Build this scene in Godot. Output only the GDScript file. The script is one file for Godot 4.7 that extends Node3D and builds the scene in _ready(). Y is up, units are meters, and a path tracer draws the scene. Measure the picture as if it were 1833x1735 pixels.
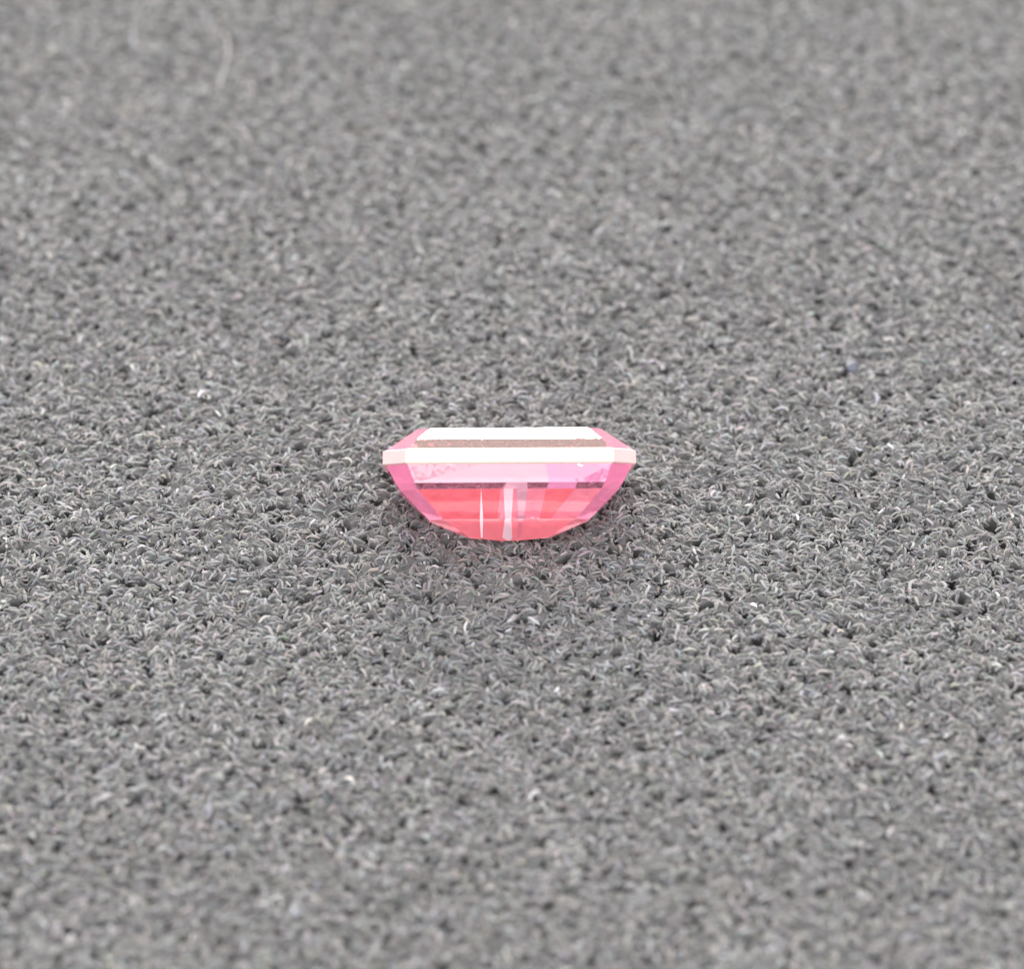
extends Node3D
# A small pink step-cut gemstone lying tilted on its rear pavilion on grey-black fuzzy felt.
# Real size: the stone is 6.6 mm long. One unit is a metre; MM turns millimetres into metres.

const MM := 0.001
const PITCH := 41.0          # the camera looks down by this much
const DIST := 100.0          # mm from the camera to the middle of the stone
const HALF_H := 12.87        # mm, half the height of the frame at that distance

var rng := RandomNumberGenerator.new()
var gem_frame: Transform3D
var gem_planes: Array = []   # outward planes of the stone in its own axes (mm)


func _ready() -> void:
	rng.seed = 20417
	set_view_and_light()
	plan_gem()
	build_cloth()
	build_gem()
	build_bits()


# ---------------------------------------------------------------- view and light
func set_view_and_light() -> void:
	var cam := Camera3D.new()
	cam.name = "camera"
	var target := Vector3(0.0, 0.765, 0.0) * MM
	var p := deg_to_rad(PITCH)
	cam.position = target + Vector3(0, sin(p), cos(p)) * DIST * MM
	cam.rotation_degrees = Vector3(-PITCH, 0, 0)
	cam.near = 0.01
	cam.far = 4.0
	var lens := CameraAttributesPhysical.new()
	lens.frustum_focal_length = 50.0
	lens.frustum_focus_distance = (DIST - 0.6) * MM
	lens.exposure_aperture = 24.0
	cam.attributes = lens
	cam.projection = Camera3D.PROJECTION_FRUSTUM
	cam.size = 2.0 * cam.near * HALF_H / DIST
	cam.frustum_offset = Vector2(0.09, 0.0) * cam.near / DIST
	add_child(cam)
	cam.current = true

	var we := WorldEnvironment.new()
	we.name = "environment"
	var env := Environment.new()
	env.background_mode = Environment.BG_SKY
	var sky := Sky.new()
	var sm := ProceduralSkyMaterial.new()
	sm.sky_top_color = Color(0.96, 0.96, 0.965)
	sm.sky_horizon_color = Color(0.96, 0.95, 0.93)
	sm.sky_curve = 0.15
	sm.ground_bottom_color = Color(0.30, 0.29, 0.28)
	sm.ground_horizon_color = Color(0.55, 0.54, 0.53)
	sky.sky_material = sm
	env.sky = sky
	env.tonemap_mode = Environment.TONE_MAPPER_LINEAR
	env.tonemap_exposure = 4.2
	env.sdfgi_enabled = true
	env.ssao_enabled = true
	env.ssil_enabled = true
	we.environment = env
	add_child(we)

	var sun := DirectionalLight3D.new()
	sun.name = "sun"
	sun.light_energy = 0.4
	sun.light_angular_distance = 15.0
	sun.light_color = Color(1.0, 0.97, 0.92)
	sun.shadow_enabled = true
	sun.rotation_degrees = Vector3(-27, 181, 0)
	add_child(sun)


# ---------------------------------------------------------------- helpers
func mat(albedo: Color, rough: float, spec := 0.5) -> StandardMaterial3D:
	var m := StandardMaterial3D.new()
	m.albedo_color = albedo.linear_to_srgb()
	m.roughness = rough
	m.metallic_specular = spec
	return m


func glass(tint: Color, rough: float, ior: float, milk := 0.0) -> StandardMaterial3D:
	var m := mat(tint, rough)
	m.albedo_color.a = milk
	m.transparency = BaseMaterial3D.TRANSPARENCY_ALPHA
	m.refraction_enabled = true
	m.refraction_scale = (ior - 1.0) / 10.0
	return m


func put(called: String, mesh: Mesh, m: Material, parent: Node) -> MeshInstance3D:
	var o := MeshInstance3D.new()
	o.name = called
	o.mesh = mesh
	o.material_override = m
	parent.add_child(o, true)
	return o


func tag(o: Node, label: String, category: String, group := "", kind := "") -> void:
	if label: o.set_meta("label", label)
	if category: o.set_meta("category", category)
	if group: o.set_meta("group", group)
	if kind: o.set_meta("kind", kind)


# a closed tube through points (mm), tapering by radii
func tube(points: PackedVector3Array, radii: PackedFloat32Array, sides: int, flat := 1.0) -> ArrayMesh:
	var st := SurfaceTool.new()
	st.begin(Mesh.PRIMITIVE_TRIANGLES)
	var n := points.size()
	var rows: Array = []
	var up := Vector3.UP
	for i in n:
		var d := (points[mini(i + 1, n - 1)] - points[maxi(i - 1, 0)]).normalized()
		if absf(d.dot(up)) > 0.95: up = Vector3.RIGHT
		var a := d.cross(up).normalized()
		var b := a.cross(d).normalized()
		for k in sides:
			var t := TAU * k / sides
			var off := a * cos(t) + b * sin(t) * flat
			st.set_normal((a * cos(t) + b * sin(t) / flat).normalized())
			st.add_vertex((points[i] + off * radii[i]) * MM)
	st.set_normal((points[0] - points[1]).normalized()); st.add_vertex(points[0] * MM)
	st.set_normal((points[n - 1] - points[n - 2]).normalized()); st.add_vertex(points[n - 1] * MM)
	for i in n - 1:
		for k in sides:
			var k2 := (k + 1) % sides
			var a := i * sides + k; var b := i * sides + k2
			var c := a + sides; var d2 := b + sides
			for x in [a, b, c, b, d2, c]: st.add_index(x)
	for k in sides:
		var k2 := (k + 1) % sides
		for x in [n * sides, k2, k]: st.add_index(x)
		var e := (n - 1) * sides
		for x in [n * sides + 1, e + k, e + k2]: st.add_index(x)
	return st.commit()


# ---------------------------------------------------------------- the stone
# rings from the table down to the keel: half length, half width, corner cut, height (mm)
var rings := [
	[2.40, 1.11, 0.34, 0.77],
	[2.82, 1.53, 0.42, 0.46],
	[3.20, 1.82, 0.56, 0.19],
	[3.30, 1.87, 0.60, 0.15],
	[3.30, 1.87, 0.60, -0.18],
	[3.20, 1.83, 0.56, -0.22],
	[2.95, 1.616, 0.47, -0.69],
	[2.85, 1.50, 0.46, -0.85],
	[2.10, 0.76, 0.36, -1.59],
	[1.10, 0.14, 0.07, -2.04],
	[0.22, 0.012, 0.006, -2.12],
]
# where the long front side breaks into facets, for the rings from the sixth down (mm)
const BREAKS := [
	[1.25, 0.92, 0.45, 0.20, 0.05, -0.12, -0.26, -0.72, -0.75],
	[1.75, 1.02, 0.45, 0.20, 0.06, -0.10, -0.27, -0.72, -0.745],
	[1.70, 0.95, 0.46, 0.18, 0.09, -0.16, -0.24, -0.742, -0.745],
	[1.08, 0.78, 0.38, 0.24, 0.05, -0.12, -0.32, -0.69, -0.775],
	[0.86, 0.66, 0.30, 0.20, 0.08, -0.18, -0.28, -0.70, -0.745],
	[0.19, 0.16, 0.12, 0.08, 0.04, -0.04, -0.08, -0.12, -0.16],
]
const SWELL := [0.0, 0.02, 0.035, 0.05, 0.0, 0.0]
const TURN := [0.5, 0.9, 0.55, 1.0, 1.3, 1.25, 0.9, 1.0, 0.8]
const REST := 7              # the stone rests on the rear facet below this ring


func ring_points(r: Array) -> PackedVector3Array:
	var a: float = r[0]; var b: float = r[1]; var c: float = r[2]; var y: float = r[3]
	return PackedVector3Array([
		Vector3(a - c, y, b), Vector3(-(a - c), y, b), Vector3(-a, y, b - c), Vector3(-a, y, -(b - c)),
		Vector3(-(a - c), y, -b), Vector3(a - c, y, -b), Vector3(a, y, -(b - c)), Vector3(a, y, b - c)])


func plan_gem() -> void:
	var hi: Array = rings[REST]; var lo: Array = rings[REST + 1]
	var angle := atan2(hi[3] - lo[3], hi[1] - lo[1])     # of the rear facet to the girdle
	var basis := Basis(Vector3.UP, deg_to_rad(0.5)) * Basis(Vector3.RIGHT, -angle) * Basis(Vector3.UP, deg_to_rad(0.6))
	var low := 1e9
	for r in rings:
		for p in ring_points(r): low = minf(low, (basis * p).y)
	gem_frame = Transform3D(basis, Vector3(0.0, -low - 0.08, 0.0))
	print("gem tilt ", rad_to_deg(angle), " centre height ", gem_frame.origin.y)
	for i in rings.size() - 1:
		var u := ring_points(rings[i]); var v := ring_points(rings[i + 1])
		for k in 8:
			var k2 := (k + 1) % 8
			var nrm := (u[k2] - u[k]).cross(v[k] - u[k]).normalized()
			if nrm.dot(u[k] + u[k2]) < 0: nrm = -nrm
			gem_planes.append(Plane(nrm, u[k]))
	gem_planes.append(Plane(Vector3.UP, Vector3(0, rings[0][3], 0)))
	gem_planes.append(Plane(Vector3.DOWN, Vector3(0, rings[-1][3], 0)))


func inside_gem(p: Vector3, margin: float) -> bool:
	var q := gem_frame.affine_inverse() * p
	for pl in gem_planes:
		if pl.distance_to(q) > margin: return false
	return true


func polygon(st: SurfaceTool, pts: PackedVector3Array) -> void:
	for i in range(1, pts.size() - 1):
		var t := PackedVector3Array([pts[0], pts[i], pts[i + 1]])
		var nrm := (t[1] - t[0]).cross(t[2] - t[0])
		if nrm.length() < 1e-7: continue
		nrm = nrm.normalized()
		var outward := nrm.dot(t[0] + t[1] + t[2] - Vector3(0, -1.2, 0)) > 0
		for k in ([0, 2, 1] if outward else [0, 1, 2]):
			st.set_normal(nrm if outward else -nrm)
			st.add_vertex(t[k] * MM)


# a pavilion ring: as above, with the long front and rear sides broken into facets that are turned a little
func broken_ring(i: int) -> PackedVector3Array:
	var p := ring_points(rings[i])
	var out := PackedVector3Array([p[0]])
	for n in TURN.size():
		out.append(Vector3(BREAKS[i - 5][n], p[0].y, p[0].z + SWELL[i - 5] * TURN[n]))
	out.append_array(p.slice(1, 5))
	var squeeze := clampf(p[0].x, 0.0, 1.0)
	for f in [[-0.9, 0.8], [0.35, 1.4]]:
		out.append(Vector3(f[0] * squeeze, p[4].y, p[4].z - SWELL[i - 5] * 0.6 * f[1]))
	out.append_array(p.slice(5))
	return out


func facet(pts: PackedVector3Array) -> ArrayMesh:
	var st := SurfaceTool.new()
	st.begin(Mesh.PRIMITIVE_TRIANGLES)
	polygon(st, pts)
	return st.commit()


# an uneven little lens of cracks: w wide, h high, thin but solid
func flake(w: float, h: float, salt: int) -> ArrayMesh:
	var r := RandomNumberGenerator.new()
	r.seed = salt
	var st := SurfaceTool.new()
	st.begin(Mesh.PRIMITIVE_TRIANGLES)
	var n := 11
	var rim := PackedVector3Array()
	for k in n:
		var t := TAU * k / n
		var q := r.randf_range(0.62, 1.1)
		rim.append(Vector3(cos(t) * w * 0.5 * q, sin(t) * h * 0.5 * q, r.randf_range(-0.02, 0.02)) * MM)
	var top := Vector3(0, 0, 0.03) * MM
	var low := Vector3(0, 0, -0.03) * MM
	for k in n:
		var k2 := (k + 1) % n
		for v in [top, rim[k2], rim[k], low, rim[k], rim[k2]]: st.add_vertex(v)
	st.generate_normals()
	return st.commit()


func build_gem() -> void:
	var gem := Node3D.new()
	gem.name = "gemstone"
	gem.transform = Transform3D(gem_frame.basis, gem_frame.origin * MM)
	tag(gem, "pink step-cut gemstone lying tilted on its pointed side on the grey felt", "gemstone")
	add_child(gem)
	var crown_m := glass(Color(0.92, 0.58, 0.56), 0.03, 1.76, 0.10)
	var crown_end_m := glass(Color(0.94, 0.26, 0.36), 0.04, 1.76, 0.42)
	var girdle_m := glass(Color(0.60, 0.53, 0.45), 0.5, 1.76, 0.5)
	var girdle_end_m := glass(Color(0.70, 0.50, 0.49), 0.4, 1.76, 0.4)
	var streak_m := glass(Color(0.95, 0.68, 0.76), 0.4, 1.76, 0.6)  # bright vertical streak put into the colour as a pale frosted strip
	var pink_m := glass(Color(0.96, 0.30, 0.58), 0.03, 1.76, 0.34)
	var plum_m := glass(Color(0.72, 0.20, 0.38), 0.02, 1.76, 0.10)  # dark line of mirrored cloth, put in as a deeper tint
	var wisp_m := glass(Color(0.96, 0.62, 0.72), 0.2, 1.76, 0.5)  # whitish wisp of brightness put into the tint of a narrow facet
	var pale_m := glass(Color(0.96, 0.46, 0.62), 0.03, 1.76, 0.32)  # upper pavilion tinted paler to stand for its bright band
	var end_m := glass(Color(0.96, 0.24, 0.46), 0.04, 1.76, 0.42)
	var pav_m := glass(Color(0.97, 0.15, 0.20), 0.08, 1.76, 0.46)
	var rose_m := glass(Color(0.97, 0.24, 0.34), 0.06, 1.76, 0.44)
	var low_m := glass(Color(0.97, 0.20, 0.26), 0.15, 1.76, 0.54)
	# faint waviness of growth lines and polish in the pavilion
	var wave := NoiseTexture2D.new()
	var wn := FastNoiseLite.new()
	wn.seed = 12; wn.frequency = 0.02; wn.fractal_octaves = 3
	wave.noise = wn
	wave.width = 256; wave.height = 256
	wave.seamless = true
	wave.as_normal_map = true
	wave.bump_strength = 6.0
	for m in [pale_m, pink_m, end_m, pav_m, rose_m, low_m, wisp_m, plum_m]:
		m.normal_enabled = true
		m.normal_texture = wave
		m.normal_scale = 0.14
		m.uv1_triplanar = true
		m.uv1_scale = Vector3(520, 260, 520)
	put("table_facet", facet(ring_points(rings[0])), crown_m, gem)
	var girdle := SurfaceTool.new()
	girdle.begin(Mesh.PRIMITIVE_TRIANGLES)
	var girdle_ends := SurfaceTool.new()
	girdle_ends.begin(Mesh.PRIMITIVE_TRIANGLES)
	for i in 5:
		var u := ring_points(rings[i]); var v := ring_points(rings[i + 1])
		for k in 8:
			var k2 := (k + 1) % 8
			var q := PackedVector3Array([u[k], u[k2], v[k2], v[k]])
			if i < 2: put("crown_facet", facet(q), crown_m if k in [0, 4] else crown_end_m, gem)
			else: polygon(girdle if k in [0, 4] else girdle_ends, q)
	put("girdle", girdle.commit(), girdle_m, gem)
	put("girdle", girdle_ends.commit(), girdle_end_m, gem)
	for i in range(5, rings.size() - 1):
		var u := broken_ring(i); var v := broken_ring(i + 1)
		var n := u.size()
		for k in n:
			var k2 := (k + 1) % n
			var end := k in [10, 11, 12, 16, 17, 18]
			var m := pav_m
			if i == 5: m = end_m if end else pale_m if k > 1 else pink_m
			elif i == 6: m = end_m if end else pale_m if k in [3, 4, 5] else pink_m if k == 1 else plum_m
			elif i == 7: m = end_m if end else [rose_m, pav_m, rose_m, pale_m, rose_m, wisp_m, rose_m, pav_m, streak_m, pav_m][mini(k, 9)]
			else: m = wisp_m if k == 5 else streak_m if k == 8 and i == 8 else rose_m if k == 3 or end else low_m
			put("pavilion_facet", facet(PackedVector3Array([u[k], u[k2], v[k2], v[k]])), m, gem)
	put("keel", facet(broken_ring(rings.size() - 1)), low_m, gem)
	# pale feathers and a crack inside the stone, as small solid flakes (mm, stone axes)
	var inc_m := mat(Color(0.92, 0.80, 0.82), 0.4)
	for f in [[0.10, -1.45, 0.20, 0.30, 0.40, 12.0, 11], [-0.16, -1.2, 0.15, 0.16, 0.5, -10.0, 14], [0.62, -1.02, 0.75, 0.40, 0.12, 18.0, 17], [-1.45, -1.05, 0.5, 0.2, 0.16, 30.0, 25]]:
		var o := put("inclusion", flake(f[3], f[4], f[6]), inc_m, gem)
		o.position = Vector3(f[0], f[1], f[2]) * MM
		o.rotation_degrees = Vector3(8.0, f[6] * 4.0, f[5])


# ---------------------------------------------------------------- the felt
const FELT_X := 31.0
const FELT_NEAR := 27.0
const FELT_FAR := -52.0
const PER_MM2 := 125.0
const CELL := 0.05          # mm, grid of the matted surface
const KINDS := 8

var bumps := FastNoiseLite.new()
var swell := FastNoiseLite.new()
var pit_cells := FastNoiseLite.new()
var pit_size := FastNoiseLite.new()


func plan_felt() -> void:
	bumps.seed = 7; bumps.frequency = 2.4; bumps.fractal_octaves = 2
	swell.seed = 5; swell.frequency = 0.16; swell.fractal_octaves = 2
	pit_cells.seed = 31
	pit_cells.noise_type = FastNoiseLite.TYPE_CELLULAR
	pit_cells.frequency = 2.9
	pit_cells.cellular_jitter = 1.0
	pit_cells.cellular_distance_function = FastNoiseLite.DISTANCE_EUCLIDEAN
	pit_cells.cellular_return_type = FastNoiseLite.RETURN_DISTANCE
	pit_cells.fractal_type = FastNoiseLite.FRACTAL_NONE
	pit_size.seed = 77; pit_size.frequency = 2.2
	pit_size.fractal_type = FastNoiseLite.FRACTAL_NONE


# 1 in the middle of a pore, 0 away from one
func pore(x: float, z: float) -> float:
	var d := (pit_cells.get_noise_2d(x * 0.58, z) + 1.0) / pit_cells.frequency
	var r := minf(0.085 + 0.10 * pit_size.get_noise_2d(x, z), 0.125)
	return clampf((r - d) / (r * 0.45 + 0.001), 0.0, 1.0) if r > 0.02 else 0.0


func felt_height(x: float, z: float) -> float:
	return bumps.get_noise_2d(x, z) * 0.15 + swell.get_noise_2d(x, z) * 0.16


# grid lines: fine where the picture is, wider and wider apart outside it
func grid_lines(lo: float, hi: float, fine_lo: float, fine_hi: float) -> PackedFloat32Array:
	var left := PackedFloat32Array()
	var at := fine_lo
	var step := CELL
	while at > lo:
		step = minf(step * 1.12, 0.9)
		at -= step
		left.append(at)
	left.reverse()
	var out := left
	at = fine_lo
	while at < fine_hi:
		out.append(at)
		at += CELL
	step = CELL
	while at < hi:
		out.append(at)
		step = minf(step * 1.12, 0.9)
		at += step
	out.append(at)
	return out


func matted_mesh() -> ArrayMesh:
	var xs := grid_lines(-70.0, 70.0, -18.5, 18.5)
	var zs := grid_lines(-90.0, 60.0, -29.0, 20.0)
	var nx := xs.size()
	var nz := zs.size()
	var h := PackedFloat32Array()
	h.resize(nx * nz)
	for j in nz:
		for i in nx:
			h[j * nx + i] = felt_height(xs[i], zs[j]) - 0.9 * pore(xs[i], zs[j])
	var pos := PackedVector3Array(); pos.resize(nx * nz)
	var nor := PackedVector3Array(); nor.resize(nx * nz)
	for j in nz:
		var j0 := maxi(j - 1, 0); var j1 := mini(j + 1, nz - 1)
		for i in nx:
			var i0 := maxi(i - 1, 0); var i1 := mini(i + 1, nx - 1)
			var at := j * nx + i
			pos[at] = Vector3(xs[i], h[at], zs[j]) * MM
			nor[at] = Vector3(-(h[j * nx + i1] - h[j * nx + i0]) / (xs[i1] - xs[i0]), 1.0, -(h[j1 * nx + i] - h[j0 * nx + i]) / (zs[j1] - zs[j0])).normalized()
	var idx := PackedInt32Array(); idx.resize((nx - 1) * (nz - 1) * 6)
	var w := 0
	for j in nz - 1:
		for i in nx - 1:
			var a := j * nx + i
			idx[w] = a; idx[w + 1] = a + 1; idx[w + 2] = a + nx
			idx[w + 3] = a + 1; idx[w + 4] = a + nx + 1; idx[w + 5] = a + nx
			w += 6
	var arrays := []
	arrays.resize(Mesh.ARRAY_MAX)
	arrays[Mesh.ARRAY_VERTEX] = pos
	arrays[Mesh.ARRAY_NORMAL] = nor
	arrays[Mesh.ARRAY_INDEX] = idx
	var m := ArrayMesh.new()
	m.add_surface_from_arrays(Mesh.PRIMITIVE_TRIANGLES, arrays)
	print("felt triangles ", idx.size() / 3)
	return m


func build_cloth() -> void:
	plan_felt()
	var cloth := Node3D.new()
	cloth.name = "felt_cloth"
	tag(cloth, "grey-black fuzzy felt cloth under the pink gemstone", "", "", "structure")
	add_child(cloth)
	var box := BoxMesh.new()
	box.size = Vector3(400, 2.0, 400) * MM
	var sheet := put("felt_backing", box, mat(Color(0.02, 0.02, 0.021), 1.0, 0.1), cloth)
	sheet.position = Vector3(0, -1.0 - 1.3, 0) * MM
	put("felt_surface", matted_mesh(), mat(Color(0.0655, 0.064, 0.064), 0.9, 0.25), cloth)
	# fibres
	var fm := mat(Color.WHITE, 0.7, 0.4)
	fm.vertex_color_use_as_albedo = true
	fm.rim_enabled = true
	fm.rim = 0.3
	var count := int(FELT_X * 2.0 * (FELT_NEAR - FELT_FAR) * PER_MM2)
	var xf: Array = []
	var cl: Array = []
	for i in KINDS:
		xf.append([]); cl.append([])
	for i in count:
		var p := Vector3(rng.randf_range(-FELT_X, FELT_X), 0, rng.randf_range(FELT_FAR, FELT_NEAR))
		if pore(p.x, p.z) > 0.0 and rng.randf() < 0.95: continue
		p.y = felt_height(p.x, p.z) + rng.randf_range(-0.065, 0.005)
		if absf(p.x) < 4.5 and absf(p.z) < 4.5 and inside_gem(p, 0.04): continue
		var s := rng.randf_range(0.7, 1.3)
		var b := Basis(Vector3.UP, rng.randf() * TAU) * Basis(Vector3.BACK, rng.randfn(0.0, 0.20)) * Basis(Vector3.RIGHT, rng.randfn(0.0, 0.35))
		b = b.scaled_local(Vector3(s, rng.randf_range(0.7, 1.2), rng.randf_range(0.8, 1.4)))
		var k := rng.randi() % KINDS
		xf[k].append(Transform3D(b, p * MM))
		var v := 0.083 * exp(rng.randfn(0.0, 0.36))
		if rng.randf() < 0.009: v *= 2.3
		var hue := Vector3(rng.randfn(), rng.randfn(), rng.randfn()) * 0.06
		cl[k].append(Color(clampf(v * (1.015 + hue.x), 0.01, 0.7), clampf(v * (0.985 + hue.y * 0.6), 0.01, 0.7), clampf(v * (0.995 + hue.z), 0.01, 0.7)))
	for k in KINDS:
		var mm := MultiMesh.new()
		mm.transform_format = MultiMesh.TRANSFORM_3D
		mm.use_colors = true
		mm.mesh = fibre_mesh(k)
		mm.instance_count = xf[k].size()
		for i in xf[k].size():
			mm.set_instance_transform(i, xf[k][i])
			mm.set_instance_color(i, cl[k][i])
		var o := MultiMeshInstance3D.new()
		o.name = "felt_fibres"
		o.multimesh = mm
		o.material_override = fm
		o.set_meta("kind", "stuff")
		cloth.add_child(o, true)


func fibre_mesh(i: int) -> ArrayMesh:
	var r := RandomNumberGenerator.new()
	r.seed = 900 + i
	var length := r.randf_range(0.16, 0.40)
	var bend := r.randf_range(-1.6, 1.6)
	var n := 7
	var pts := PackedVector3Array()
	var radii := PackedFloat32Array()
	var p := Vector3.ZERO
	var thick := r.randf_range(0.026, 0.042)
	var mid := Vector3.ZERO
	for k in n:
		var t := float(k) / (n - 1)
		pts.append(p)
		radii.append(thick * [0.6, 0.9, 1.05, 1.1, 1.0, 0.9, 0.6][k])
		var a := bend * (t - 0.5) + sin(t * 5.0 + i) * 0.35
		p += Vector3(cos(a), sin(a * 1.3 + i) * 0.22, sin(a)) * length / (n - 1)
		mid += pts[k] / n
	# the ends dive into the mat, so that only an arch of the fibre shows
	for k in n:
		var u := 2.0 * k / (n - 1) - 1.0
		pts[k] += Vector3(0, 0.015 - 0.055 * u * u, 0) - mid
	return tube(pts, radii, 5)


# ---------------------------------------------------------------- bits lying on the felt
func strand(called: String, spots: Array, thick: float, color: Color, label: String, category: String) -> void:
	var curve := Curve3D.new()
	for q in spots: curve.add_point(q)
	for i in range(1, spots.size() - 1):
		var d: Vector3 = (spots[i + 1] - spots[i - 1]) * 0.22
		curve.set_point_in(i, -d)
		curve.set_point_out(i, d)
	curve.bake_interval = 0.08
	var base: Vector3 = spots[0]
	var pts := PackedVector3Array()
	var radii := PackedFloat32Array()
	var all := curve.get_baked_points()
	for i in all.size():
		pts.append(all[i] - base)
		radii.append(thick * (0.4 if i == 0 or i == all.size() - 1 else 0.85 + 0.15 * sin(i * 0.7)))
	var m := mat(color, 0.6)
	var o := put(called, tube(pts, radii, 7), m, self)
	o.position = base * MM
	tag(o, label, category)


func spot(x: float, z: float, lift: float) -> Vector3:
	return Vector3(x, felt_height(x, z) + lift, z)


func build_bits() -> void:
	strand("lint_hair", [spot(-8.75, -21.5, 0.5), spot(-8.62, -20.8, 0.62), spot(-8.66, -20.0, 0.5), spot(-8.85, -19.1, 0.2)],
		0.034, Color(0.20, 0.19, 0.185), "pale straight lint hair pointing away on the blurred felt at upper left", "lint")
	strand("dark_thread", [spot(13.45, -10.5, 0.15), spot(13.75, -10.0, 0.34), spot(14.03, -9.4, 0.34), spot(14.26, -8.86, 0.32), spot(14.8, -8.4, 0.2)],
		0.065, Color(0.02, 0.02, 0.02), "short dark thread curving across the felt at the right edge", "thread")
	# a chip of something shiny and bluish
	var st := SurfaceTool.new()
	st.begin(Mesh.PRIMITIVE_TRIANGLES)
	st.set_smooth_group(-1)
	var r := RandomNumberGenerator.new()
	r.seed = 4
	var rim := PackedVector3Array()
	for k in 7:
		var t := TAU * k / 7
		var q := r.randf_range(0.16, 0.30)
		rim.append(Vector3(cos(t) * q, r.randf_range(-0.04, 0.05), sin(t) * q * 0.8) * MM)
	for k in 7:
		var k2 := (k + 1) % 7
		for v in [Vector3(0.03, 0.17, -0.04) * MM, rim[k], rim[k2], Vector3(0, -0.12, 0) * MM, rim[k2], rim[k]]: st.add_vertex(v)
	st.generate_normals()
	var cm := mat(Color(0.05, 0.053, 0.075), 0.35)
	cm.metallic = 0.2
	var chip := put("glitter_chip", st.commit(), cm, self)
	chip.position = spot(9.58, -5.84, 0.10) * MM
	chip.rotation_degrees = Vector3(18, 30, -10)
	tag(chip, "tiny glinting bluish-grey chip on the felt right of the pink stone", "chip")
